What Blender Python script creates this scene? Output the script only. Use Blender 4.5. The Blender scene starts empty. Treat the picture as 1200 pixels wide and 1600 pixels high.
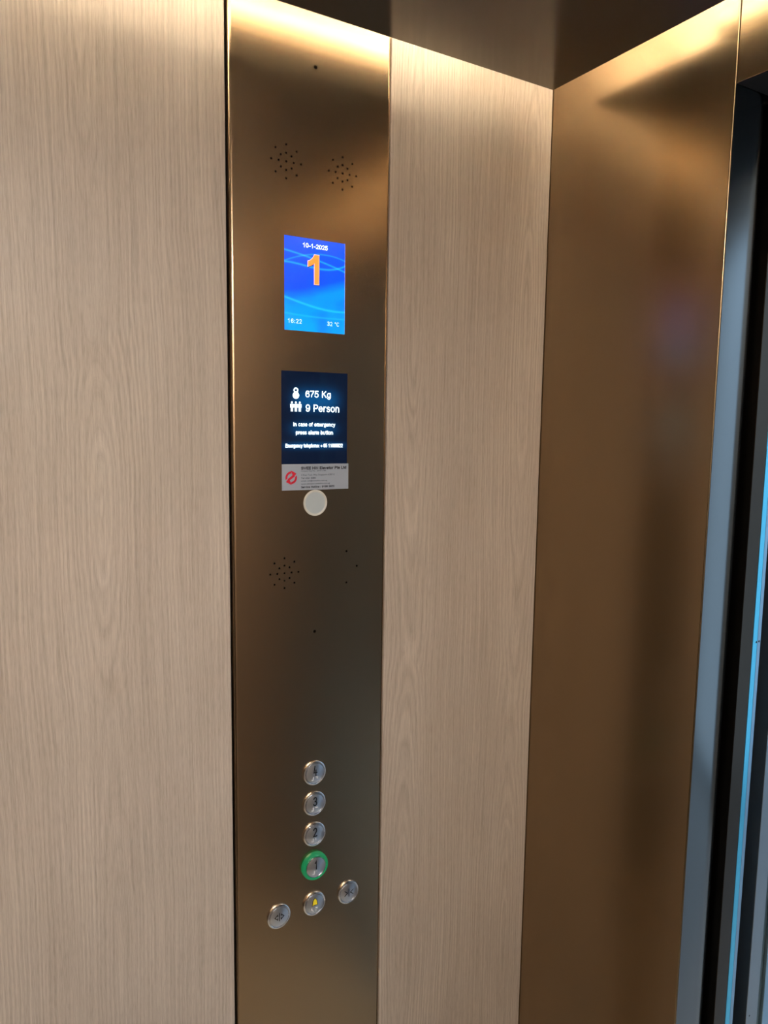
import bpy, bmesh, math, random
from mathutils import Vector, Matrix
random.seed(4)
sc = bpy.context.scene
COL = sc.collection
PI = math.pi
H = 1.65                       # height of the camera above the car floor
CX = -0.4462                   # centre line of the control panel
YW = -0.3407                   # width of the front return

# ------------------------------------------------------------------ materials
class G:
    """small helper to write shader maths"""
    def __init__(s, name):
        s.m = bpy.data.materials.new(name); s.m.use_nodes = True
        s.t = s.m.node_tree; s.t.nodes.clear()
        s.out = s.t.nodes.new('ShaderNodeOutputMaterial')
        s.p = s.t.nodes.new('ShaderNodeBsdfPrincipled')
        s.t.links.new(s.p.outputs[0], s.out.inputs[0])
    def link(s, a, b):
        if hasattr(a, 'is_output'): s.t.links.new(a, b)
        else: b.default_value = a
    def m2(s, op, a, b=0.0, c=0.0, clamp=False):
        n = s.t.nodes.new('ShaderNodeMath'); n.operation = op; n.use_clamp = clamp
        for i, v in enumerate((a, b, c)): s.link(v, n.inputs[i])
        return n.outputs[0]
    def pos(s):
        n = s.t.nodes.new('ShaderNodeNewGeometry'); q = s.t.nodes.new('ShaderNodeSeparateXYZ')
        s.t.links.new(n.outputs['Position'], q.inputs[0]); return q.outputs
    def vec(s, x, y, z):
        n = s.t.nodes.new('ShaderNodeCombineXYZ')
        for i, v in enumerate((x, y, z)): s.link(v, n.inputs[i])
        return n.outputs[0]
    def noise(s, v, detail=2.0, rough=.5, dist=0.0, scale=1.0):
        n = s.t.nodes.new('ShaderNodeTexNoise'); s.t.links.new(v, n.inputs['Vector'])
        n.inputs['Scale'].default_value = scale; n.inputs['Detail'].default_value = detail
        n.inputs['Roughness'].default_value = rough; n.inputs['Distortion'].default_value = dist
        return n.outputs[0]
    def mix(s, f, a, b):
        n = s.t.nodes.new('ShaderNodeMix'); n.data_type = 'RGBA'
        s.link(f, n.inputs[0]); s.link(a, n.inputs[6]); s.link(b, n.inputs[7]); return n.outputs[2]
    def ramp(s, v, lo, hi):
        return s.m2('DIVIDE', s.m2('SUBTRACT', v, lo), hi - lo, clamp=True)
    def bump(s, h, st, dist=.001):
        n = s.t.nodes.new('ShaderNodeBump'); n.inputs['Strength'].default_value = st
        n.inputs['Distance'].default_value = dist
        s.t.links.new(h, n.inputs['Height']); s.t.links.new(n.outputs[0], s.p.inputs['Normal'])
    def set(s, **k):
        for a, v in k.items(): s.link(v, s.p.inputs[a.replace('_', ' ')])
        return s.m

def c4(r, g, b): return (r, g, b, 1)
def srgb(r, g, b):
    f = lambda v: ((v/255+.055)/1.055)**2.4 if v/255 > .04045 else v/255/12.92
    return (f(r), f(g), f(b), 1)

def plain(name, col, rough=.5, metal=0.0, spec=.5, em=None, es=0.0):
    g = G(name); g.set(Base_Color=col, Roughness=rough, Metallic=metal)
    g.p.inputs['Specular IOR Level'].default_value = spec
    if em: g.p.inputs['Emission Color'].default_value = em; g.p.inputs['Emission Strength'].default_value = es
    return g.m

def metal(name, col, rough, smudge=.010, grain=.0, axis='v'):
    """fine hairline metal with very faint handling marks"""
    g = G(name); x, y, z = g.pos()
    s = g.m2('ADD', x, y)
    if axis == 'v': fine = g.noise(g.vec(g.m2('MULTIPLY', s, 900), g.m2('MULTIPLY', z, 14), 0), 2)
    else: fine = g.noise(g.vec(g.m2('MULTIPLY', s, 900), g.m2('MULTIPLY', z, 900), g.m2('MULTIPLY', y, 900)), 2)
    big = g.noise(g.vec(g.m2('MULTIPLY', s, 5), g.m2('MULTIPLY', z, 3), 3), 4, .6)
    r = g.m2('ADD', g.m2('MULTIPLY', g.m2('SUBTRACT', fine, .5), grain),
             g.m2('ADD', g.m2('MULTIPLY', g.m2('SUBTRACT', big, .5), smudge * 2), rough))
    f = g.m2('ADD', g.m2('MULTIPLY', g.m2('SUBTRACT', fine, .5), .16), .5)
    a = tuple(v * .90 for v in col[:3]) + (1,); b = tuple(min(1, v * 1.10) for v in col[:3]) + (1,)
    g.set(Base_Color=g.mix(f, a, b), Roughness=r, Metallic=1.0)
    return g.m

def wood(name, hearts):
    """pale vertical oak laminate; hearts = (x, z, slope) of the cathedral figures"""
    g = G(name); x, y, z = g.pos()
    s = g.m2('ADD', x, g.m2('MULTIPLY', y, 1.0))
    wav = g.m2('MULTIPLY', g.m2('SUBTRACT', g.noise(g.vec(g.m2('MULTIPLY', s, 4.0), g.m2('MULTIPLY', z, 1.3), 7), 2), .5), .022)
    wav2 = g.m2('MULTIPLY', g.m2('SUBTRACT', g.noise(g.vec(g.m2('MULTIPLY', s, 60), g.m2('MULTIPLY', z, 16), 2), 3), .5), .0036)
    sx = g.m2('ADD', g.m2('ADD', s, wav), wav2)
    dn = g.m2('MULTIPLY', g.m2('SUBTRACT', g.noise(g.vec(g.m2('MULTIPLY', s, 4), g.m2('MULTIPLY', z, 2.4), 13), 4, .6), .5), .030)
    r = None
    for hx, hz, sl in hearts:
        d = g.m2('ADD', g.m2('MULTIPLY', g.m2('SUBTRACT', z, hz), sl), dn)
        xx = g.m2('SUBTRACT', sx, hx)
        q = g.m2('SQRT', g.m2('ADD', g.m2('MULTIPLY', xx, xx), g.m2('MULTIPLY', d, d)))
        r = q if r is None else g.m2('MINIMUM', r, q)
    rj = g.m2('ADD', g.m2('MULTIPLY', r, 185 * 2 * PI),
              g.m2('MULTIPLY', g.noise(g.vec(g.m2('MULTIPLY', r, 60), g.m2('MULTIPLY', z, 1.2), 4), 2), 13.0))
    line = g.m2('ADD', g.m2('MULTIPLY', g.m2('SINE', rj), .5), .5)
    ring = g.noise(g.vec(g.m2('MULTIPLY', r, 185), g.m2('MULTIPLY', z, .9), g.m2('MULTIPLY', s, 3.0)), 4, .75)
    fib = g.noise(g.vec(g.m2('MULTIPLY', sx, 330), g.m2('MULTIPLY', z, 5), 5), 5, .75)
    pore = g.noise(g.vec(g.m2('MULTIPLY', s, 1100), g.m2('MULTIPLY', z, 55), 9), 2, .6)
    tone = g.noise(g.vec(g.m2('MULTIPLY', s, 16), g.m2('MULTIPLY', z, 1.0), 21), 3, .55)
    patch = g.ramp(g.noise(g.vec(g.m2('MULTIPLY', s, 12), g.m2('MULTIPLY', z, 3), 31), 2), .38, .62)
    f = g.m2('MULTIPLY', g.m2('MULTIPLY', line, g.m2('ADD', g.m2('MULTIPLY', patch, .7), .3)), .22)
    f = g.m2('ADD', f, g.m2('MULTIPLY', g.ramp(ring, .34, .66), .20))
    f = g.m2('ADD', f, g.m2('MULTIPLY', g.ramp(fib, .34, .66), .34))
    f = g.m2('ADD', f, g.m2('MULTIPLY', g.ramp(pore, .34, .60), .20))
    f = g.m2('ADD', f, g.m2('MULTIPLY', g.ramp(tone, .3, .7), .08))
    f = g.m2('ADD', g.m2('MULTIPLY', f, .9), .05)
    col = g.mix(f, WOOD_D, WOOD_L)
    g.set(Base_Color=col, Roughness=.42)
    g.p.inputs['Specular IOR Level'].default_value = .38
    g.bump(f, .12, .0006)
    return g.m

WOOD_D = (.300, .238, .188, 1); WOOD_L = (.700, .605, .515, 1)
BRONZE = (.328, .238, .146, 1)
M = {}
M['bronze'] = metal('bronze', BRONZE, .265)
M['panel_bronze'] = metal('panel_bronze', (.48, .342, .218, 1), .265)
M['ceil'] = metal('dark_bronze', (.215, .195, .165, 1), .16, .01, .02, 'i'); M['ceil'].node_tree.nodes['Principled BSDF'].inputs['Metallic'].default_value = .72
M['wood_a'] = wood('oak_laminate', [(-.744, H - .13, .12), (-.752, H + .55, .06), (-.738, H - .78, .06)])
M['wood_b'] = wood('oak_laminate_short', [(-.278, H - .86, .08), (-.040, H + .12, .06), (-.268, H + .30, .06), (-.045, H - .95, .07)])
M['wood_c'] = wood('oak_laminate_far', [(-2.0, H, .1), (-1.5, H - .4, .1), (-2.6, H - .2, .1)])
M['reveal'] = metal('reveal_steel', (.205, .205, .20, 1), .20)
M['rear'] = metal('rear_bronze', (.17, .13, .09, 1), .30)
M['dark'] = plain('dark_void', (.003, .003, .003, 1), .9, spec=0.0)  # near-black standing for the unlit inside of the small holes
M['gap'] = plain('gap_shade_dark', (.010, .008, .007, 1), .8)  # near-black standing in for shade in gaps and under the header
M['doorskin'] = metal('door_skin', (.075, .055, .04, 1), .30)
M['alu'] = plain('pale_blue_aluminium', (.17, .76, 1.0, 1), .28, 1.0)
M['alu2'] = plain('grey_blue_aluminium', (.42, .60, .74, 1), .34, 1.0)
M['steel'] = plain('landing_steel', (.40, .43, .45, 1), .35, 1.0)
M['steelg'] = plain('landing_steel_dark', (.20, .24, .24, 1), .35, 1.0)
M['white'] = plain('white_paint', (.80, .78, .74, 1), .6)
M['floor'] = plain('floor_stone', (.42, .38, .31, 1), .35)
M['tile'] = plain('lobby_tile', (.58, .60, .62, 1), .25)
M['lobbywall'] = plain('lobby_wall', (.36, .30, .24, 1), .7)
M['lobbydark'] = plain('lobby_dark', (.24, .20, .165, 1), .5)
M['led'] = plain('led', (1, 1, 1, 1), .5, em=(1.0, .88, .62, 1), es=19)
M['led_up'] = plain('led_up', (1, 1, 1, 1), .5, em=(1.0, .90, .72, 1), es=210)
M['fill_lamp'] = plain('fill_lamp', (1, 1, 1, 1), .5, em=(1.0, .93, .85, 1), es=38)
M['day'] = plain('daylit_glass', (.5, .6, .7, 1), .2, em=(.50, .74, 1.0, 1), es=1.0)
M['cool'] = plain('cool_fill_lamp', (1, 1, 1, 1), .5, em=(.62, .80, 1.0, 1), es=9)
M['chrome'] = plain('chrome', (.90, .92, .96, 1), .20, 1.0)
M['cap'] = metal('cap_steel', (.68, .72, .80, 1), .34, .01, .02, 'i')
M['ink'] = plain('engraving', (.012, .014, .02, 1), .35)
M['braille'] = plain('braille', (.85, .86, .88, 1), .3)
M['yellow'] = plain('yellow', (.85, .66, .02, 1), .4, em=(.85, .66, .02, 1), es=.12)
M['green'] = plain('green_glow', (.015, .17, .08, 1), .22, em=(.0, .40, .12, 1), es=.25)
M['plastic'] = plain('white_plastic', (.47, .52, .54, 1), .35)
M['plastic_rim'] = plain('cream_plastic', (.62, .61, .56, 1), .3)
M['sticker'] = plain('sticker_silver', (.36, .40, .47, 1), .38)
M['print'] = plain('print_black', (.02, .02, .028, 1), .5)
M['printgrey'] = plain('print_grey', (.035, .035, .045, 1), .5)
M['red'] = plain('print_red', (.62, .012, .035, 1), .4)
M['txtwhite'] = plain('text_glow', (.8, .9, 1, 1), .4, em=(.72, .93, 1.0, 1), es=1.7)
M['txtdate'] = plain('date_glow', (.8, .9, 1, 1), .4, em=(.80, .95, .90, 1), es=1.0)
M['txtsoft'] = plain('text_soft', (.8, .9, 1, 1), .4, em=(.55, .88, 1.0, 1), es=.85)
M['orange'] = plain('orange_digit', (.9, .4, .1, 1), .4, em=(1.0, .23, .02, 1), es=.92)
M['pinkedge'] = plain('digit_outline', (.9, .6, .6, 1), .4, em=(.95, .48, .55, 1), es=.9)
M['shadowblue'] = plain('digit_dark', (.0, .02, .1, 1), .4, em=(0, .03, .25, 1), es=.5)

def lcd_blue():
    g = G('floor_display_glass'); x, y, z = g.pos()
    u = g.m2('DIVIDE', g.m2('SUBTRACT', x, CX), .0483)          # -1..1
    v = g.m2('SUBTRACT', z, H)                                   # .13..26
    def poly(cs):
        r = cs[-1]
        for c in reversed(cs[:-1]): r = g.m2('ADD', g.m2('MULTIPLY', r, u), c)
        return r
    def line(cs, w, side=0):
        d = g.m2('SUBTRACT', v, poly(cs)); a = g.m2('DIVIDE', d, w)
        core = g.m2('POWER', 2.718, g.m2('MULTIPLY', g.m2('MULTIPLY', a, a), -1.0))
        return core
    low = g.m2('SUBTRACT', 1.0, g.ramp(g.m2('SUBTRACT', v, poly([.190, .012, .002])), -.010, .006), clamp=True)
    base = g.mix(low, (.002, .085, 1.0, 1), (.0, .29, 1.0, 1))
    down = g.m2('SUBTRACT', 1.0, g.ramp(v, .130, .175), clamp=True)
    base = g.mix(g.m2('MULTIPLY', down, .55), base, (.0, .43, 1.0, 1))
    dk = g.noise(g.vec(g.m2('MULTIPLY', u, 1.1), g.m2('MULTIPLY', v, 22), 4), 1)
    base = g.mix(g.m2('MULTIPLY', g.ramp(dk, .45, .7), .5), base, (.008, .065, 1.0, 1))
    ls = None
    for cs, w, k in (([.2324, -.0105, -.002], .0012, .50), ([.2205, -.004, .0060, .006], .0013, .5), ([.2395, .006, -.009, -.001], .0010, .35),
                     ([.1656, -.0085, .0040, .0015], .0016, .6), ([.1518, -.0012, .0016], .0013, .35)):
        q = g.m2('MULTIPLY', line(cs, w), k); ls = q if ls is None else g.m2('ADD', ls, q)
    col = g.mix(g.m2('MULTIPLY', ls, 1.0, clamp=True), base, (.02, .62, 1.0, 1))
    g.set(Base_Color=(.01, .02, .05, 1), Roughness=.16, Emission_Color=col)
    g.p.inputs['Specular IOR Level'].default_value = 1.0
    g.p.inputs['Emission Strength'].default_value = 1.2
    return g.m
M['lcd_blue'] = lcd_blue()

def lcd_black():
    g = G('load_display_glass'); x, y, z = g.pos()
    u = g.m2('SUBTRACT', x, CX); v = g.m2('SUBTRACT', z, H); tot = None
    # halo painted into the emission: backlight bleed and camera bloom around lit rows
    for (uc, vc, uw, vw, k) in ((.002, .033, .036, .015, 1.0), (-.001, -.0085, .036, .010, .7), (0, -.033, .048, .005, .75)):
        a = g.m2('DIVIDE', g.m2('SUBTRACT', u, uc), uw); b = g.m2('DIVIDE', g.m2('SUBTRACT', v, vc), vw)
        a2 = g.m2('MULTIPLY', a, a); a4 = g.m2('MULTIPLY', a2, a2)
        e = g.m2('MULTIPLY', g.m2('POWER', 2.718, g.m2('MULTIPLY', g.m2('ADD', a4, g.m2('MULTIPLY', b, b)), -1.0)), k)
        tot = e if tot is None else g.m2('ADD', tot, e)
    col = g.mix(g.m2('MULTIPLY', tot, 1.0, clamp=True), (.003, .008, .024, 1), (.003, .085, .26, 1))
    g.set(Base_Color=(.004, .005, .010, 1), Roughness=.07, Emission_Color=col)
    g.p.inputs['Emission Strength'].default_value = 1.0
    return g.m
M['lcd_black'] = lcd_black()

# ------------------------------------------------------------------ mesh helpers (world coordinates)
ORG = {}
def mk(name, bm, mat, parent=None, smooth=None, kind=None, label=None):
    co = [v.co for v in bm.verts]
    lo = Vector([min(c[i] for c in co) for i in range(3)]); hi = Vector([max(c[i] for c in co) for i in range(3)])
    org = Vector(((lo.x + hi.x) / 2, (lo.y + hi.y) / 2, lo.z if parent is None else (lo.z + hi.z) / 2))
    bmesh.ops.translate(bm, verts=bm.verts, vec=-org)
    bmesh.ops.recalc_face_normals(bm, faces=bm.faces)
    if smooth:
        for f in bm.faces: f.smooth = True
        for e in bm.edges:
            if len(e.link_faces) == 2 and e.calc_face_angle(0) > smooth: e.smooth = False
    me = bpy.data.meshes.new(name); bm.to_mesh(me); bm.free()
    for m_ in (mat if isinstance(mat, (list, tuple)) else [mat]): me.materials.append(m_)
    o = bpy.data.objects.new(name, me); COL.objects.link(o)
    ORG[o] = org
    if parent is not None: o.parent = parent; o.location = org - ORG[parent]
    else: o.location = org
    if kind: o['kind'] = kind
    if label: o['label'] = label
    return o

def empty(name, loc, label, cat, group=None):
    o = bpy.data.objects.new(name, None); COL.objects.link(o); o.location = loc; ORG[o] = Vector(loc)
    o.empty_display_size = .02
    o['label'] = label; o['category'] = cat
    if group: o['group'] = group
    return o
def tag(o, label, cat, group=None):
    o['label'] = label; o['category'] = cat
    if group: o['group'] = group
    return o

def box(bm, x0, x1, y0, y1, z0, z1, bev=0.0, seg=3, mi=0):
    b = bmesh.new()
    bmesh.ops.create_cube(b, size=1)
    for v in b.verts:
        v.co = Vector((x0 + (v.co.x + .5) * (x1 - x0), y0 + (v.co.y + .5) * (y1 - y0), z0 + (v.co.z + .5) * (z1 - z0)))
    if bev: bmesh.ops.bevel(b, geom=b.edges[:], offset=bev, segments=seg, affect='EDGES', profile=.5)
    for f in b.faces: f.material_index = mi
    me = bpy.data.meshes.new('t'); b.to_mesh(me); b.free(); bm.from_mesh(me); bpy.data.meshes.remove(me)
    return bm
def prism(bm, pts, z0, z1):
    """vertical extrusion of an XY outline"""
    lo = [bm.verts.new((x, y, z0)) for x, y in pts]; hi = [bm.verts.new((x, y, z1)) for x, y in pts]
    n = len(pts)
    for i in range(n): bm.faces.new((lo[i], lo[(i+1) % n], hi[(i+1) % n], hi[i]))
    bm.faces.new(lo); bm.faces.new(hi)
    return bm
def plate(bm, pts, yb, yf):
    """outline in XZ extruded from yb towards the viewer yf"""
    a = [bm.verts.new((x, yf, z)) for x, z in pts]; b = [bm.verts.new((x, yb, z)) for x, z in pts]
    n = len(pts)
    for i in range(n): bm.faces.new((a[i], a[(i+1) % n], b[(i+1) % n], b[i]))
    bm.faces.new(a); bm.faces.new(b)
    return bm
def lathe(bm, cx, cz, prof, n=64, y0=0.0, cap=False):
    """profile of (radius, height towards the viewer) spun about an axis along -Y"""
    rings = []
    for r, h in prof:
        if r < 1e-7: rings.append([bm.verts.new((cx, y0 - h, cz))])
        else: rings.append([bm.verts.new((cx + r*math.cos(2*PI*i/n), y0 - h, cz + r*math.sin(2*PI*i/n))) for i in range(n)])
    for a, b in zip(rings, rings[1:]):
        for i in range(n):
            j = (i+1) % n
            if len(a) == 1 and len(b) == 1: continue
            if len(a) == 1: bm.faces.new((a[0], b[i], b[j]))
            elif len(b) == 1: bm.faces.new((a[i], a[j], b[0]))
            else: bm.faces.new((a[i], a[j], b[j], b[i]))
    return bm
def text(body, x0, x1, z0, z1, mat, name, parent, y=-.0002, bold=0.0, th=.00012, label=None, ref=None):
    """flat lettering fitted to a box; with ref the height is that of the reference string"""
    cu = bpy.data.curves.new('t', 'FONT'); cu.body = body; cu.size = 1; cu.offset = bold; cu.extrude = .5; cu.resolution_u = 3
    if ref: cu.space_character = ref
    ob = bpy.data.objects.new('t', cu); COL.objects.link(ob)
    dg = bpy.context.evaluated_depsgraph_get(); me = bpy.data.meshes.new_from_object(ob.evaluated_get(dg))
    bpy.data.objects.remove(ob)
    xs = [v.co.x for v in me.vertices]; ys = [v.co.y for v in me.vertices]
    ax, bx, ay, by = min(xs), max(xs), min(ys), max(ys)
    bm = bmesh.new(); bm.from_mesh(me); bpy.data.meshes.remove(me)
    for v in bm.verts:
        v.co = Vector((x0 + (v.co.x - ax)/(bx - ax)*(x1 - x0), y + (-v.co.z) * th, z0 + (v.co.y - ay)/(by - ay)*(z1 - z0)))
    return mk(name, bm, mat, parent, label=label)

def arc(cx, cz, rx, rz, a0, a1, n=14):
    return [(cx + rx*math.cos(math.radians(a0 + (a1 - a0)*k/n)), cz + rz*math.sin(math.radians(a0 + (a1 - a0)*k/n))) for k in range(n + 1)]
O_ = lambda cx, cz, rx, rz: arc(cx, cz, rx, rz, 90, 450, 24)
XH = .72
GL = {  # advance width, strokes  (cap height 1, x height .72)
 '0': (.58, [O_(.29, .5, .23, .5)]), '1': (.58, [[(.10, .74), (.24, .82), (.34, 1.0), (.34, 0)]]),
 '2': (.58, [arc(.29, .71, .22, .29, 165, -35) + [(.06, .0), (.54, .0)]]),
 '3': (.58, [arc(.28, .74, .20, .26, 160, -90) , arc(.28, .26, .23, .26, 90, -160)]),
 '4': (.60, [[(.42, 0), (.42, 1), (.04, .30), (.56, .30)]]),
 '5': (.58, [[(.50, 1), (.14, 1), (.08, .50)] + arc(.28, .32, .24, .32, 130, -160)]),
 '6': (.58, [arc(.30, .72, .21, .28, 20, 90, 6) + arc(.30, .5, .25, .5, 90, 180), O_(.30, .31, .23, .31)]),
 '7': (.56, [[(.04, 1), (.52, 1)] + arc(.75, .1, .55, .7, 125, 185)]), '8': (.58, [O_(.29, .75, .19, .25), O_(.29, .25, .23, .26)]),
 '9': (.58, [O_(.29, .69, .23, .31), arc(.28, .5, .25, .5, 0, -90) + arc(.28, .28, .21, .28, 270, 200, 6)]),
 'K': (.66, [[(.08, 0), (.08, 1)], [(.58, 1), (.09, .42)], [(.24, .60), (.62, 0)]]),
 'P': (.64, [[(.08, 0), (.08, 1), (.34, 1)] + arc(.34, .73, .23, .27, 90, -90) + [(.08, .46)]]),
 'I': (.26, [[(.13, 0), (.13, 1)]]), 'E': (.62, [[(.56, 1), (.08, 1), (.08, 0), (.58, 0)], [(.08, .53), (.52, .53)]]),
 'S': (.64, [arc(.32, .75, .23, .25, 20, 200) + arc(.32, .26, .25, .27, 100, 0) + arc(.32, .26, .25, .26, 0, -160)]),
 'W': (.92, [[(.04, 1), (.25, 0), (.46, .95), (.67, 0), (.88, 1)]]), 'H': (.70, [[(.08, 0), (.08, 1)], [(.62, 0), (.62, 1)], [(.08, .52), (.62, .52)]]),
 'N': (.70, [[(.08, 0), (.08, 1), (.62, 0), (.62, 1)]]), 'L': (.56, [[(.08, 1), (.08, 0), (.52, 0)]]),
 'C': (.70, [arc(.36, .5, .29, .5, 40, 320, 20)]), 'T': (.60, [[(.02, 1), (.58, 1)], [(.30, 1), (.30, 0)]]),
 'e': (.56, [[(.06, .38), (.50, .38)] + arc(.28, .36, .22, .36, 4, 320, 20)]), 'r': (.36, [[(.08, 0), (.08, XH)], arc(.30, .44, .22, .28, 180, 85, 8)]),
 's': (.50, [arc(.25, .54, .17, .18, 25, 200) + arc(.25, .19, .19, .19, 95, -155)]), 'o': (.58, [O_(.29, .36, .23, .36)]),
 'n': (.56, [[(.08, 0), (.08, XH)], arc(.28, .44, .20, .28, 180, 0, 12) + [(.48, 0)]]),
 'g': (.58, [O_(.28, .37, .21, .35), [(.49, XH), (.49, .0)] + arc(.28, -.02, .21, .26, 0, -150, 10)]),
 'c': (.52, [arc(.28, .36, .22, .36, 45, 315, 16)]), 'a': (.54, [arc(.26, .50, .18, .22, 160, 0, 10) + [(.44, 0)], O_(.25, .20, .19, .20)]),
 'f': (.32, [arc(.28, .80, .14, .20, 90, 180, 6) + [(.14, 0)], [(.0, .70), (.30, .70)]]),
 'm': (.84, [[(.08, 0), (.08, XH)], arc(.25, .46, .17, .26, 180, 0, 10) + [(.42, 0)], arc(.59, .46, .17, .26, 180, 0, 10) + [(.76, 0)]]),
 'y': (.52, [[(.02, XH), (.26, .04)], [(.50, XH), (.20, -.20), (.06, -.26)]]),
 'p': (.58, [[(.08, XH), (.08, -.28)], O_(.30, .36, .22, .36)]), 'l': (.24, [[(.12, 0), (.12, 1)]]), 'd': (.58, [[(.50, 1), (.50, 0)], O_(.28, .36, .22, .36)]),
 'b': (.58, [[(.08, 1), (.08, 0)], O_(.30, .36, .22, .36)]), 'u': (.56, [[(.08, XH), (.08, .28)] + arc(.28, .28, .20, .28, 180, 360, 12) + [(.48, XH)]]),
 't': (.32, [[(.15, .94), (.15, .14), (.22, .02), (.31, .02)], [(.0, .70), (.31, .70)]]), 'i': (.24, [[(.12, 0), (.12, XH)], [(.12, .88), (.12, 1.0)]]),
 'h': (.56, [[(.08, 0), (.08, 1)], arc(.28, .44, .20, .28, 180, 0, 12) + [(.48, 0)]]), 'v': (.52, [[(.03, XH), (.26, .0), (.49, XH)]]),
 '+': (.56, [[(.28, .10), (.28, .66)], [(.0, .38), (.56, .38)]]), '-': (.36, [[(.04, .36), (.32, .36)]]), ':': (.24, [[(.12, .0), (.12, .13)], [(.12, .55), (.12, .68)]]),
 '\u00b0': (.30, [O_(.14, .86, .11, .13)]), ' ': (.30, []), '.': (.22, [[(.11, 0), (.11, .10)]]),
}
def stroke_text(body, x0, x1, zb, zc, w, mat, name, parent, y=-.0002, th=.00012, gap=.09, label=None):
    """grotesque lettering built from thick strokes; zb..zc is the cap height, w the stroke width in cap heights"""
    cap = zc - zb; adv = 0; items = []
    for ch in body:
        a, st_ = GL[ch]; items.append((adv, st_)); adv += a + gap
    adv -= gap
    k = (x1 - x0) / adv; bm = bmesh.new(); hw = cap * w / 2
    for off, st_ in items:
        for pl in st_:
            P = [Vector((x0 + (off + x)*k, min(max(zb + z*cap, zb - cap), zc) if False else zb + hw + z*(cap - 2*hw))) for x, z in pl]
            P = [p for i_, p in enumerate(P) if i_ == 0 or (p - P[i_-1]).length > 1e-7]
            closed = (P[0] - P[-1]).length < 1e-7
            if closed: P = P[:-1]
            n = len(P); L_ = []; R_ = []
            for i in range(n):
                pa = P[i-1] if (i > 0 or closed) else None; pb = P[(i+1) % n] if (i < n-1 or closed) else None
                d1 = (P[i] - pa).normalized() if pa is not None else None; d2 = (pb - P[i]).normalized() if pb is not None else None
                if d1 is None: d1 = d2
                if d2 is None: d2 = d1
                t_ = (d1 + d2)
                t_ = t_.normalized() if t_.length > 1e-6 else d1
                nn = Vector((-t_.y, t_.x)); c_ = max(.55, nn.dot(Vector((-d1.y, d1.x))))
                c = P[i].copy()
                if not closed and i == 0: c = c - d1*hw*.85
                if not closed and i == n-1: c = c + d2*hw*.85
                L_.append(c + nn*hw/c_); R_.append(c - nn*hw/c_)
            lv = [bm.verts.new((p.x, y - th, p.y)) for p in L_]; rv = [bm.verts.new((p.x, y - th, p.y)) for p in R_]
            for i in range(n if closed else n-1):
                j = (i+1) % n; bm.faces.new((lv[i], rv[i], rv[j], lv[j]))
    r = bmesh.ops.extrude_face_region(bm, geom=bm.faces[:])
    bmesh.ops.translate(bm, verts=[v for v in r['geom'] if isinstance(v, bmesh.types.BMVert)], vec=(0, th, 0))
    return mk(name, bm, mat, parent, label=label)

# ------------------------------------------------------------------ car shell
ZR = H + .74            # car roof
YB = -1.40; XB = -1.42  # opposite side wall, rear wall
YO = YW - .80           # far side of the doorway
ZH = H + .4515          # clear height of the doorway
ZC = H + .5333          # underside of the suspended ceiling panel (5 cm gap all round)

bm = box(bmesh.new(), XB, -.5772, .003, .021, 0, ZR, .0008, 1)
mk('wall_side_long', bm, M['wood_a'], kind='structure')
bm = box(bmesh.new(), -.3212, -.0008, .003, .021, 0, ZR, .0008, 1)
mk('wall_side_short', bm, M['wood_b'], kind='structure')
bm = box(bmesh.new(), XB - .02, .0, .021, .035, 0, ZR)
mk('wall_backing', bm, M['gap'], kind='structure')
bm = box(bmesh.new(), XB - .02, XB, YB, .021, 0, ZR)
mk('wall_rear', bm, M['rear'], kind='structure')
bm = box(bmesh.new(), XB - .02, 0.0, YB - .02, YB, 0, ZR)
mk('wall_opposite', bm, M['wood_c'], kind='structure')
bm = box(bmesh.new(), XB - .02, .095, YB - .02, .035, -.03, 0)
mk('floor', bm, M['floor'], kind='structure')
bm = box(bmesh.new(), XB - .02, .095, YB - .02, .035, ZR, ZR + .02)
mk('ceiling_roof', bm, M['white'], kind='structure')
bm = box(bmesh.new(), XB + .05, -.05, YB + .05, -.05, ZC, ZC + .007, .0006, 1)
mk('ceiling', bm, M['ceil'], kind='structure')

def bend(y_edge, sgn, ywall):
    """XY outline of a folded front return: flat face, crisp fold, reveal, soft bend away into the door pocket.
    sgn=+1: panel lies on the +Y side of its edge."""
    pts = [(0.0, ywall)]
    r = .0022
    for k in range(7):
        a = PI/2 * k/6
        pts.append((r - r*math.cos(a), y_edge + sgn*(r - r*math.sin(a))))
    R = .062; x0 = .046
    for k in range(15):
        a = math.radians(44) * k/14
        pts.append((x0 + R*math.sin(a), y_edge + sgn*(R - R*math.cos(a))))
    xe, ye = pts[-1]
    pts += [(xe - .012, ye + sgn*.02), (.020, y_edge + sgn*.04), (.020, ywall)]
    return pts
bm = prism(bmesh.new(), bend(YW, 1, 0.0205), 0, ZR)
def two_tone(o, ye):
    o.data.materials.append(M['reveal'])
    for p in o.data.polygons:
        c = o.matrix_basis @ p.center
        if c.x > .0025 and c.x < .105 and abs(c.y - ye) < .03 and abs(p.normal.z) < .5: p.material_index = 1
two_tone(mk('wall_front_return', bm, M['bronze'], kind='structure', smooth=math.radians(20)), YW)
bm = prism(bmesh.new(), bend(YO, -1, YB), 0, ZR)
two_tone(mk('wall_front_return_far', bm, M['bronze'], kind='structure', smooth=math.radians(20)), YO)
# header above the doorway, its face set back a hair behind the returns
bm = box(bmesh.new(), .0016, .093, YO - .0 + .0006, YW - .0006, ZH, ZR, .0012, 2)
hd = mk('trim_door_header', bm, M['bronze'], kind='structure')
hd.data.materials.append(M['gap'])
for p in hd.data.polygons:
    if p.normal.z < -.7: p.material_index = 1  # underside coloured near-black for the shade beneath the header

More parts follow.
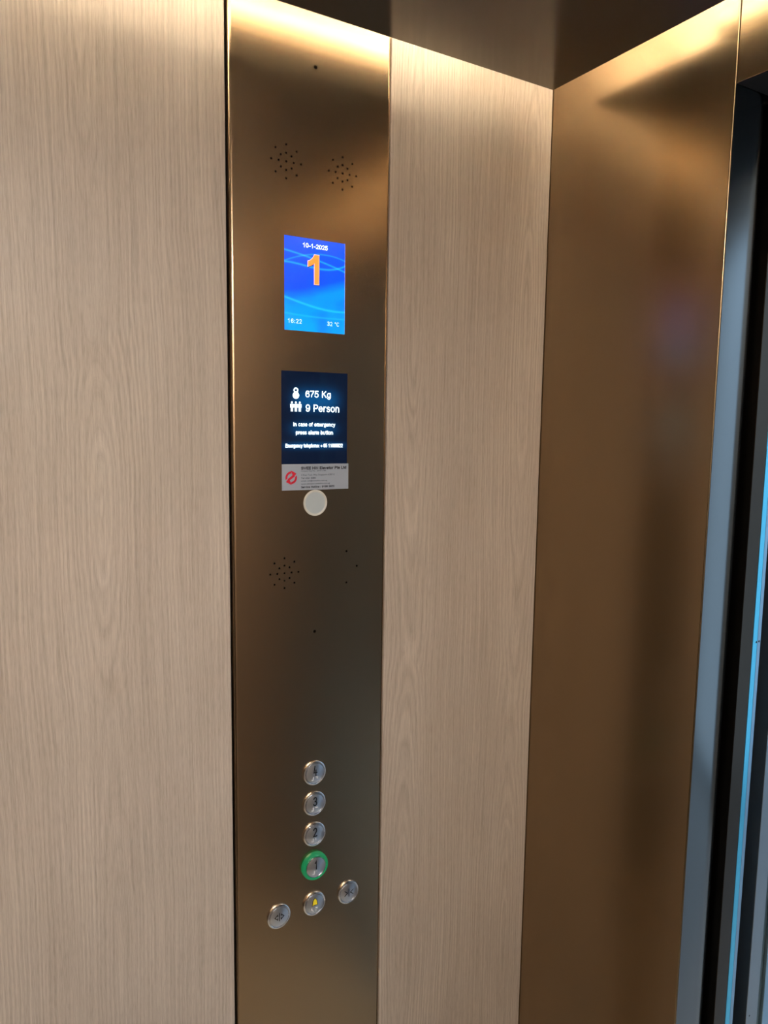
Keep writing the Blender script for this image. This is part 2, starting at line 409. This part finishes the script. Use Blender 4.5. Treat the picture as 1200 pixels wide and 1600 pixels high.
# doors opened into their pockets, safety edge, landing jambs
for sgn, ye, tagn in ((1, YW, ''), (-1, YO, '_far')):
    def B(x0, x1, d0, d1, z0, z1, bev=.0008):
        y0, y1 = ye + sgn*d0, ye + sgn*d1
        return box(bmesh.new(), x0, x1, min(y0, y1), max(y0, y1), z0, z1, bev, 2)
    mk('door_car' + tagn, B(.098, .1285, .0, .42, .012, ZH + .03), M['doorskin'], kind='structure')
    lc = empty('door_safety_edge', (.140, ye + sgn*.01, .012),
               'pale blue aluminium strip with two tiny holes along the open lift door' if sgn > 0 else
               'pale blue aluminium strip on the door at the unseen far side of the opening', 'door strip')
    mk('lit_flange', B(.1290, .1415, .0002, .03, .012, ZH + .02), M['alu'], lc)
    mk('outer_flange', B(.1425, .1515, .0012, .03, .012, ZH + .02), M['alu2'], lc, label='duller grey blue flange')
    if sgn > 0:
        for sx, sy in ((.1385, .00015), (.1468, .00115)):
            b = bmesh.new(); lathe(b, sx, H - .325, [(.0001, .0002), (.0017, .0002), (.0017, 0)], 20, y0=ye + sy)
            mk('screw_hole', b, M['ink'], lc, label='tiny dark hole')
    jb = mk('trim_landing_jamb' + tagn, B(.187, .2185, .0, .05, 0, ZH + .03), M['steel'], kind='structure')
    if sgn > 0: JAMB = jb
    mk('trim_landing_groove' + tagn, B(.2185, .234, .004, .05, 0, ZH + .03), M['steelg'], kind='structure')
    mk('trim_landing_frame' + tagn, B(.234, .36, -.0005, .05, 0, ZH + .03), M['alu2'], kind='structure')
    bm = box(bmesh.new(), .36, .42, min(ye + sgn*.0, ye + sgn*2.2), max(ye + sgn*.0, ye + sgn*2.2), 0, 2.7)
    mk('wall_landing' + tagn, bm, M['lobbywall'], kind='structure')
    # lightless shaft behind the door stack
    bm = box(bmesh.new(), .09, .36, min(ye + sgn*.43, ye + sgn*.45), max(ye + sgn*.43, ye + sgn*.45), 0, ZR)
    mk('wall_shaft' + tagn, bm, M['gap'], kind='structure')
b = bmesh.new(); lathe(b, .196, H - .976, [(.0001, .0002), (.0016, .0002), (.0016, 0)], 20, y0=YW)
mk('trim_screw_hole', b, M['ink'], JAMB)
bm = box(bmesh.new(), .095, .36, YO - .45, YW + .45, ZH + .001, ZR)
mk('trim_landing_lintel', bm, M['gap'], kind='structure')
bm = box(bmesh.new(), .36, .42, YO, YW, ZH, 2.7)
mk('wall_landing_above', bm, M['lobbywall'], kind='structure')
bm = box(bmesh.new(), .095, .36, YO - .45, YW + .45, -.03, 0)
mk('floor_sill', bm, M['steel'], kind='structure')

# landing outside: a lobby with a tall daylit window facing the lift and a dark side wall
LX = 2.1
bm = box(bmesh.new(), .36, LX + .05, -2.55, 2.0, -.03, 0)
mk('floor_lobby', bm, M['tile'], kind='structure')
bm = box(bmesh.new(), .36, LX + .05, -2.55, 2.0, 2.7, 2.75)
mk('ceiling_lobby', bm, M['white'], kind='structure')
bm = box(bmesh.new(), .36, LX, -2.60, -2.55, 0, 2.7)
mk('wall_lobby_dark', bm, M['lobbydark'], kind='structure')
bm = box(bmesh.new(), .42, LX, 1.9, 1.95, 0, 2.7)
mk('wall_lobby_end', bm, M['lobbywall'], kind='structure')
bm = box(bmesh.new(), LX, LX + .05, -2.55, 2.0, 0, 2.7)
mk('wall_lobby_window', bm, M['lobbywall'], kind='structure')
lt = empty('lobby_fill_light', (1.3, -1.3, 2.7), 'square cool white fill light added in the lobby outside the lift', 'fill light')  # unseen fill, added to brighten the lobby floor
mk('frame', box(bmesh.new(), .79, 1.81, -1.81, -.79, 2.69, 2.6995), M['steelg'], lt)
mk('diffuser', box(bmesh.new(), .8, 1.8, -1.8, -.8, 2.685, 2.692), M['cool'], lt)
bm = box(bmesh.new(), LX - .012, LX - .002, -2.45, -1.42, .08, 2.45)
w = mk('window_1', bm, M['day'], kind='structure')
bm = bmesh.new()
for y in (-2.46, -1.42): box(bm, LX - .03, LX - .0, y - .012, y + .012, .06, 2.47)
for z in (.07, 2.46): box(bm, LX - .03, LX - .0, -2.47, -1.41, z - .012, z + .012)
mk('window_frame', bm, M['steelg'], w)

# ------------------------------------------------------------------ cove light strips above the ceiling panel
def strip(name, x0, x1, y0, y1, face, label):
    z0 = H + .586; z1 = H + .595
    t = empty(name, ((x0+x1)/2, (y0+y1)/2, ZC + .007), label, 'light strip', 'cove light strips above the ceiling panel')
    mk('channel', box(bmesh.new(), x0, x1, y0, y1, ZC + .0075, z1), M['white'], t)
    e = .0006
    if face == '+y': q = box(bmesh.new(), x0, x1, y1, y1 + e, z0, z1)
    if face == '-y': q = box(bmesh.new(), x0, x1, y0 - e, y0, z0, z1)
    if face == '+x': q = box(bmesh.new(), x1, x1 + e, y0, y1, z0, z1)
    if face == '-x': q = box(bmesh.new(), x0 - e, x0, y0, y1, z0, z1)
    mk('diffuser', q, M['led'], t)
    mk('upper_diffuser', box(bmesh.new(), x0 + .001, x1 - .001, y0 + .001, y1 - .001, z1 + .0002, z1 + .0008), M['led_up'], t)
strip('light_strip', XB + .13, -.13, -.105, -.0906, '+y', 'warm light strip hidden over the ceiling panel, along the control panel wall')
strip('light_strip', -.105, -.0906, YB + .13, -.26, '+x', 'warm light strip hidden over the ceiling panel, along the doorway')
strip('light_strip', XB + .13, -.13, YB + .0906, YB + .105, '-y', 'warm light strip hidden over the ceiling panel, along the wall opposite the control panel')
strip('light_strip', XB + .0906, XB + .105, YB + .13, -.13, '-x', 'warm light strip hidden over the ceiling panel, along the rear wall')

t = empty('fill_light', (-.92, -1.19, ZC), 'long opal fill light added, out of view, at the rear side of the lift ceiling', 'fill light')  # unseen fill added behind the camera to brighten the wood walls
mk('frame', box(bmesh.new(), -1.31, -.53, -1.32, -1.06, ZC - .004, ZC, .001, 1), M['bronze'], t)
mk('diffuser', box(bmesh.new(), -1.30, -.54, -1.31, -1.07, ZC - .006, ZC - .003), M['fill_lamp'], t)

# ------------------------------------------------------------------ control panel
XL = -.5735; XR = -.3235
cp = empty('control_panel', (CX, .0, .06), 'tall bronze lift control panel with two screens and seven round buttons between the wood panels', 'control panel')
def holes(cx, cz):
    out = [(cx, cz)]
    for r in (.0113, .0223):
        for k in range(8):
            a = PI/4 * k
            out.append((cx + r*math.sin(a), cz + r*math.cos(a)))
    return out
SPK = [(CX - .0450, H + .3582), (CX + .0430, H + .3577), (CX - .0491, H - .2196)]
CAM = (CX - .0006, H + .4911); KEY = (CX, H - .3138)
MIC = [(CX + .0539, H - .1946), (CX + .0721, H - .2191), (CX + .0540, H - .2436)]
BZ = {'4': -.5383, '3': -.5883, '2': -.6390, '1': -.6912, 'alarm': -.7556, 'open': -.7562, 'close': -.7563}
BXo = {'open': -.0604, 'close': .0612}
def cyl(bm, x, z, r, y0, y1, n=16):
    plate(bm, [(x + r*math.cos(2*PI*i/n), z + r*math.sin(2*PI*i/n)) for i in range(n)], y1, y0)
bm = box(bmesh.new(), XL, XR, 0.0, .016, .06, ZR - .002, .0045, 5)
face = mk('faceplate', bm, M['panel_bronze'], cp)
cut = bmesh.new()
for s in SPK:
    for x, z in holes(*s): cyl(cut, x, z, .0015, -.01, .008)
cyl(cut, CAM[0], CAM[1], .0026, -.01, .008, 24); cyl(cut, KEY[0], KEY[1], .0024, -.01, .008, 24)
for x, z in MIC: cyl(cut, x, z, .0017, -.01, .008, 20)
S1 = (CX - .0483, CX + .0483, H + .1307, H + .2601); S2 = (CX - .0535, CX + .0535, H - .0605, H + .0737)
for s in (S1, S2): box(cut, s[0], s[1], -.01, .008, s[2], s[3])
cobj = mk('cutter', cut, M['dark'])
md = face.modifiers.new('b', 'BOOLEAN'); md.object = cobj; md.operation = 'DIFFERENCE'; md.solver = 'EXACT'
bpy.context.view_layer.update()
dg = bpy.context.evaluated_depsgraph_get()
nm = bpy.data.meshes.new_from_object(face.evaluated_get(dg)); face.modifiers.clear(); face.data = nm
bpy.data.objects.remove(cobj)
b = bmesh.new(); b.from_mesh(nm)
b.normal_update()
for f in b.faces: f.smooth = abs(f.normal.y) < .995
for e in b.edges:
    if len(e.link_faces) == 2 and e.link_faces[0].smooth != e.link_faces[1].smooth: e.smooth = False
for e in b.edges:
    if len(e.link_faces) == 2 and e.calc_face_angle(0) > math.radians(24): e.smooth = False
b.to_mesh(nm); b.free()
nm.materials.clear(); nm.materials.append(M['panel_bronze'])

for s in SPK:
    b = bmesh.new(); cyl(b, s[0], s[1], .0265, .0035, .0040, 40)
    mk('speaker_grille', b, M['dark'], cp, label='black disc for the shade behind a star of seventeen small holes')
for (x, z), n_, r in ((CAM, 'peephole', .004), (KEY, 'pinhole', .004)):
    b = bmesh.new(); cyl(b, x, z, r, .0045, .005, 24); mk(n_, b, M['dark'], cp, label='single small dark hole')
for x, z in MIC:
    b = bmesh.new(); cyl(b, x, z, .003, .0035, .004, 20); mk('microphone_hole', b, M['dark'], cp)

# blue floor display
fd = mk('floor_display', box(bmesh.new(), S1[0], S1[1], .0008, .006, S1[2], S1[3]), M['lcd_blue'], cp, label='lit blue screen reading 1')
stroke_text('10-1-2025', CX - .0197, CX + .0196, H + .2471, H + .2536, .18, M['txtdate'], 'date_text', fd, y=.0006)
def one(grow, dx, dz, yy, m_, nm_):
    g_ = grow
    pts = [(.0060 + g_, .2388 + g_), (.0060 + g_, .1975 - g_), (-.0014 - g_, .1975 - g_), (-.0014 - g_, .2270),
           (-.0042, .2245), (-.0078, .2226), (-.0116 - g_, .2213 - g_), (-.0116 - g_, .2290 + g_),
           (-.0078, .2307 + g_), (-.0042, .2338 + g_), (-.0012 - g_, .2388 + g_)]
    b = bmesh.new(); plate(b, [(CX + x + dx, H + z + dz) for x, z in pts], yy + .0001, yy)
    mk(nm_, b, m_, fd)
one(.0006, .0006, -.0008, .00068, M['shadowblue'], 'digit_shadow')
one(.0005, -.0001, .0001, .00050, M['pinkedge'], 'digit_outline')
one(-.0003, .0, .0, .00032, M['orange'], 'floor_number')
stroke_text('16:22', CX - .0430, CX - .0213, H + .1408, H + .1470, .13, M['txtsoft'], 'time_text', fd, y=.0006, gap=.2)
stroke_text('32 \u00b0C', CX + .0196, CX + .0391, H + .1412, H + .1472, .13, M['txtsoft'], 'temperature_text', fd, y=.0006, gap=.16)

# black load display
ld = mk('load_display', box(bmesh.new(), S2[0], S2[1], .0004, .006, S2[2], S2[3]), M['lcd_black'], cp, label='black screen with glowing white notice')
W = M['txtwhite']; Y2 = .0002
stroke_text('675 Kg', CX - .0154, CX + .0258, H + .0368, H + .0466, .15, W, 'load_text', ld, y=Y2)
stroke_text('9 Person', CX - .0150, CX + .0400, H + .0160, H + .0268, .15, W, 'person_text', ld, y=Y2)
stroke_text('In case of emergency', CX - .0349, CX + .0330, H - .0052, H + .0008, .165, W, 'emergency_text', ld, y=Y2)
stroke_text('press alarm button', CX - .0307, CX + .0295, H - .0170, H - .0108, .165, W, 'alarm_text', ld, y=Y2)
stroke_text('Emergency telephone: + 65 11088822', CX - .0469, CX + .0459, H - .0359, H - .0303, .165, W, 'telephone_text', ld, y=Y2)
b = bmesh.new(); n = 28; ux, uz = CX - .0306, H + .0392
lathe(b, ux, uz, [(0.0, .0001), (.0050, .0001), (.0050, .0)], n, y0=Y2)
lathe(b, ux, H + .0465, [(.0018, .0001), (.0038, .0001)], n, y0=Y2)
mk('weight_icon', b, W, ld)
b = bmesh.new()
for k in (-1, 0, 1):
    px = CX - .0307 + k*.0062
    lathe(b, px, H + .0290, [(0.0, .0001), (.0015, .0001)], 16, y0=Y2)
    plate(b, [(px - .0027, H + .0268), (px + .0027, H + .0268), (px + .0027, H + .0215), (px + .0017, H + .0215), (px + .0017, H + .0160), (px + .0003, H + .0160),
              (px + .0003, H + .0208), (px - .0003, H + .0208), (px - .0003, H + .0160), (px - .0017, H + .0160), (px - .0017, H + .0215), (px - .0027, H + .0215)], Y2, Y2 - .0001)
mk('people_icon', b, W, ld)

# white round disc under the sticker
b = bmesh.new(); lathe(b, CX + .0004, H - .1178, [(.0193, 0), (.0193, .0012), (.0187, .0017), (.0172, .0017), (.0166, .0011), (.0160, .0010)], 72)
dsk = mk('white_disc', b, M['plastic_rim'], cp, smooth=math.radians(50), label='cream rim of a blank white disc')
b = bmesh.new(); lathe(b, CX + .0004, H - .1178, [(.0163, .0007), (.0160, .0011), (.0, .0012)], 72)
mk('disc_face', b, M['plastic'], dsk, smooth=math.radians(50))

# buttons
def strokes(bm, segs, w, cx, cz, y0, y1):
    for (xa, za, xb, zb) in segs:
        d = Vector((xb - xa, zb - za)).normalized() * (w/2); nrm = Vector((-d.y, d.x))
        A = Vector((cx + xa, cz + za)) - d; B_ = Vector((cx + xb, cz + zb)) + d
        plate(bm, [tuple(A - nrm), tuple(B_ - nrm), tuple(B_ + nrm), tuple(A + nrm)], y0, y1)
DOTS = {1: [(0, 0)], 2: [(0, 0), (0, 1)], 3: [(0, 0), (1, 0)], 4: [(0, 0), (1, 0), (1, 1)]}
for key in ('4', '3', '2', '1', 'open', 'alarm', 'close'):
    bx, bz = CX + BXo.get(key, 0.0), H + BZ[key]
    nice = {'4': 'round steel button engraved 4', '3': 'round steel button engraved 3', '2': 'round steel button engraved 2',
            '1': 'pressed round button 1 in a glowing green ring', 'open': 'round door open button', 'close': 'round door close button',
            'alarm': 'round alarm button with yellow bell'}[key]
    b = bmesh.new(); top = .0035
    if key == '1':
        top = .0075
        lathe(b, bx, bz, [(.0222, -.001), (.0222, .0045), (.0214, .0064), (.0198, .0072), (.0186, .0066), (.0170, .0052), (.0170, -.001)], 80)
        rim = mk('floor_button', b, M['green'], cp, smooth=math.radians(40), label=nice)
        b = bmesh.new(); lathe(b, bx, bz, [(.0170, .002), (.0170, top - .0004), (.0165, top + .0002), (.0158, top + .0002), (.0154, top - .0006)], 80)
        mk('inner_ring', b, M['chrome'], rim, smooth=math.radians(40), label='chrome ring')
    else:
        lathe(b, bx, bz, [(.0193, -.001), (.0193, .0024), (.0191, .0029), (.0186, .0032), (.0172, .0034), (.0168, .0032), (.0166, .0018), (.0161, .0018), (.0160, .0034), (.0157, .0038), (.0153, .0038), (.0151, .0034)], 80)
        rim = mk('floor_button' if key in '432' else 'door_open_button' if key == 'open' else 'door_close_button' if key == 'close' else 'alarm_button',
                 b, M['chrome'], cp, smooth=math.radians(32), label=nice)
    b = bmesh.new(); lathe(b, bx, bz, [(.0156, top - .002), (.0156, top - .0004), (.0150, top), (.0, top + .0001)], 80)
    mk('button_cap', b, M['cap'], rim, smooth=math.radians(35), label='brushed steel face')
    ys = -(top + .0001); yf = ys - .0003
    if key in '321':
        hw = {'1': .0022, '2': .0034, '3': .0034}[key]
        stroke_text(key, bx - hw, bx + hw, bz - .0035, bz + .0115, .125, M['ink'], 'numeral', rim, y=ys, th=.0003)
    elif key == '4':
        b = bmesh.new(); strokes(b, [(-.0006, .0115, -.0022, .0010), (-.0022, .0010, .0030, .0010), (.0012, .0050, .0012, -.0040)], .0015, bx, bz, ys, yf)
        mk('numeral', b, M['ink'], rim)
    elif key == 'open':
        b = bmesh.new()
        strokes(b, [(.0, .0062, .0, -.0062)], .0012, bx, bz, ys, yf)
        for s in (-1, 1): strokes(b, [(s*.0028, .0042, s*.0075, 0), (s*.0075, 0, s*.0028, -.0042), (s*.0028, -.0042, s*.0028, -.0018), (s*.0028, .0042, s*.0028, .0018)], .0011, bx, bz, ys, yf)
        mk('door_open_symbol', b, M['ink'], rim)
    elif key == 'close':
        b = bmesh.new(); strokes(b, [(.0, .0062, .0, -.0062)], .0012, bx, bz, ys, yf)
        for s in (-1, 1): strokes(b, [(s*.0075, .0040, s*.0028, 0), (s*.0028, 0, s*.0075, -.0040)], .0012, bx, bz, ys, yf)
        mk('door_close_symbol', b, M['ink'], rim)
    else:
        z0 = bz + .0040
        bell = [(-.0045, -.0050), (.0045, -.0050), (.0036, -.0034), (.0032, .0014), (.0020, .0038), (.0007, .0046), (.0007, .0056), (-.0007, .0056), (-.0007, .0046), (-.0020, .0038), (-.0032, .0014), (-.0036, -.0034)]
        b = bmesh.new(); plate(b, [(bx + x*1.28, z0 + z*1.2 + .0001) for x, z in bell], ys, ys - .00015); mk('bell_outline', b, M['ink'], rim)
        b = bmesh.new(); plate(b, [(bx + x, z0 + z) for x, z in bell], ys - .0001, ys - .0004); mk('bell_symbol', b, M['yellow'], rim)
    if key in '4321' or key == 'alarm':
        b = bmesh.new(); P = .0021
        def dot(x, z): lathe(b, x, z, [(.0009, 0), (.0008, .0004), (.0, .0006)], 12, y0=ys)
        zt = bz - .0064
        if key == 'alarm':
            for k, q in enumerate(((0, 0), (0, 1), (1, 2))): dot(bx - .0055 + q[0]*P, zt - q[1]*P)
            for k, q in enumerate(((0, 0), (1, 0), (1, 1), (0, 2))): dot(bx + .0018 + q[0]*P, zt - q[1]*P)
        else:
            for q in ((1, 0), (1, 1), (1, 2), (0, 2)): dot(bx - .0052 + q[0]*P, zt - q[1]*P)
            for q in DOTS[int(key)]: dot(bx + .0014 + q[0]*P, zt - q[1]*P)
        mk('braille_dots', b, M['braille'], rim)

# service sticker
st = empty('service_sticker', (CX, 0, H - .0981), 'silver service sticker with a red arrow logo under the black screen', 'sticker')
b = bmesh.new()
plate(b, [(CX - .0530, H - .0979), (CX + .0560, H - .0985), (CX + .0558, H - .0602), (CX - .0530, H - .0598)], -.0001, -.0004)
mk('backing', b, M['sticker'], st)
ty = -.00045; K = M['print']; L = M['printgrey']
def tl(s, x1, zb, zt, m_, bold, nm_='print_line'): text(s, CX - .0226, CX + x1, H + zb, H + zt, m_, nm_, st, y=ty, bold=bold, th=.00006)
stroke_text('SWEE HIN Elevator Pte Ltd', CX - .0226, CX + .0521, H - .0682, H - .0638, .25, K, 'company_name', st, y=ty, th=.00006)
tl('Company Reg. No. : 201411178K', .0183, -.0717, -.0690, L, .0)
tl('3 Kian Teck Way Singapore 628712', .0324, -.0780, -.0748, L, .0)
tl('Tel: 6261 8080', .0011, -.0818, -.0793, L, .012)
tl('email: ask@sweehin.com.sg', .0199, -.0863, -.0835, L, .008)
tl('www.elevator.sweehin.com.sg', .0244, -.0906, -.0880, L, .008)
stroke_text('Service Hotline : 9199 3822', CX - .0226, CX + .0320, H - .0953, H - .0922, .23, K, 'hotline', st, y=ty, th=.00006)
b = bmesh.new(); lx, lz = CX - .0384, H - .0795
for s in (1, -1):
    R1, R2 = .0092, .0060; pts = []
    for k in range(19):                                   # outer arc, from lower left over the top
        a = math.radians(205 - k*(205 - 75)/18); pts.append((R1*math.cos(a), R1*math.sin(a)))
    pts += [(.0015, .0108), (.0075, .0062), (.0068, .0008 + .0020), (-.0062, -.0058), (-.0086, -.0040)]
    outer = [(R1*math.cos(math.radians(a)), R1*math.sin(math.radians(a))) for a in range(200, 84, -8)]
    inner = [(R2*math.cos(math.radians(a)), R2*math.sin(math.radians(a))) for a in range(92, 192, 8)]
    plate(b, [(lx + s*x, lz + s*z) for x, z in outer + inner], ty, ty - .00006)
    plate(b, [(lx + s*x, lz + s*z) for x, z in [(-.0008, .0108), (.0082, .0060), (.0032, -.0002), (.0020, .0040)]], ty, ty - .00009)
    plate(b, [(lx + s*x, lz + s*z) for x, z in [(.0028, .0042), (.0060, .0022), (.0, -.0022), (-.0016, .0004)]], ty, ty - (.00012 if s > 0 else .00015))
mk('arrow_logo', b, M['red'], st, label='red pair of circling arrows')

# ------------------------------------------------------------------ world, camera, view
wd = bpy.data.worlds.new('World'); sc.world = wd; wd.use_nodes = True
wd.node_tree.nodes['Background'].inputs[0].default_value = (.05, .06, .08, 1)
wd.node_tree.nodes['Background'].inputs[1].default_value = .3

cam = bpy.data.cameras.new('Camera'); co = bpy.data.objects.new('Camera', cam); COL.objects.link(co)
f, pi_, ya, ro = 1170.69, .11705, .54486, .013254
F = Vector((math.cos(pi_)*math.sin(ya), math.cos(pi_)*math.cos(ya), -math.sin(pi_)))
R = Vector((math.cos(ya), -math.sin(ya), 0)); U = R.cross(F)
R2 = math.cos(ro)*R + math.sin(ro)*U; U2 = -math.sin(ro)*R + math.cos(ro)*U
mt = Matrix((R2, U2, -F)).transposed().to_4x4(); mt.translation = Vector((-.932, -1.0, H))
co.matrix_world = mt
cam.sensor_fit = 'VERTICAL'; cam.sensor_height = 36; cam.lens = f / 1600 * 36; cam.clip_start = .01
sc.camera = co
vs = sc.view_settings; vs.view_transform = 'Standard'; vs.look = 'None'; vs.exposure = 0; vs.gamma = 1; vs.use_curve_mapping = False
cy = sc.cycles; cy.use_denoising = True; cy.max_bounces = 10; cy.diffuse_bounces = 6; cy.glossy_bounces = 6
cy.sample_clamp_indirect = 0; cy.sample_clamp_direct = 0
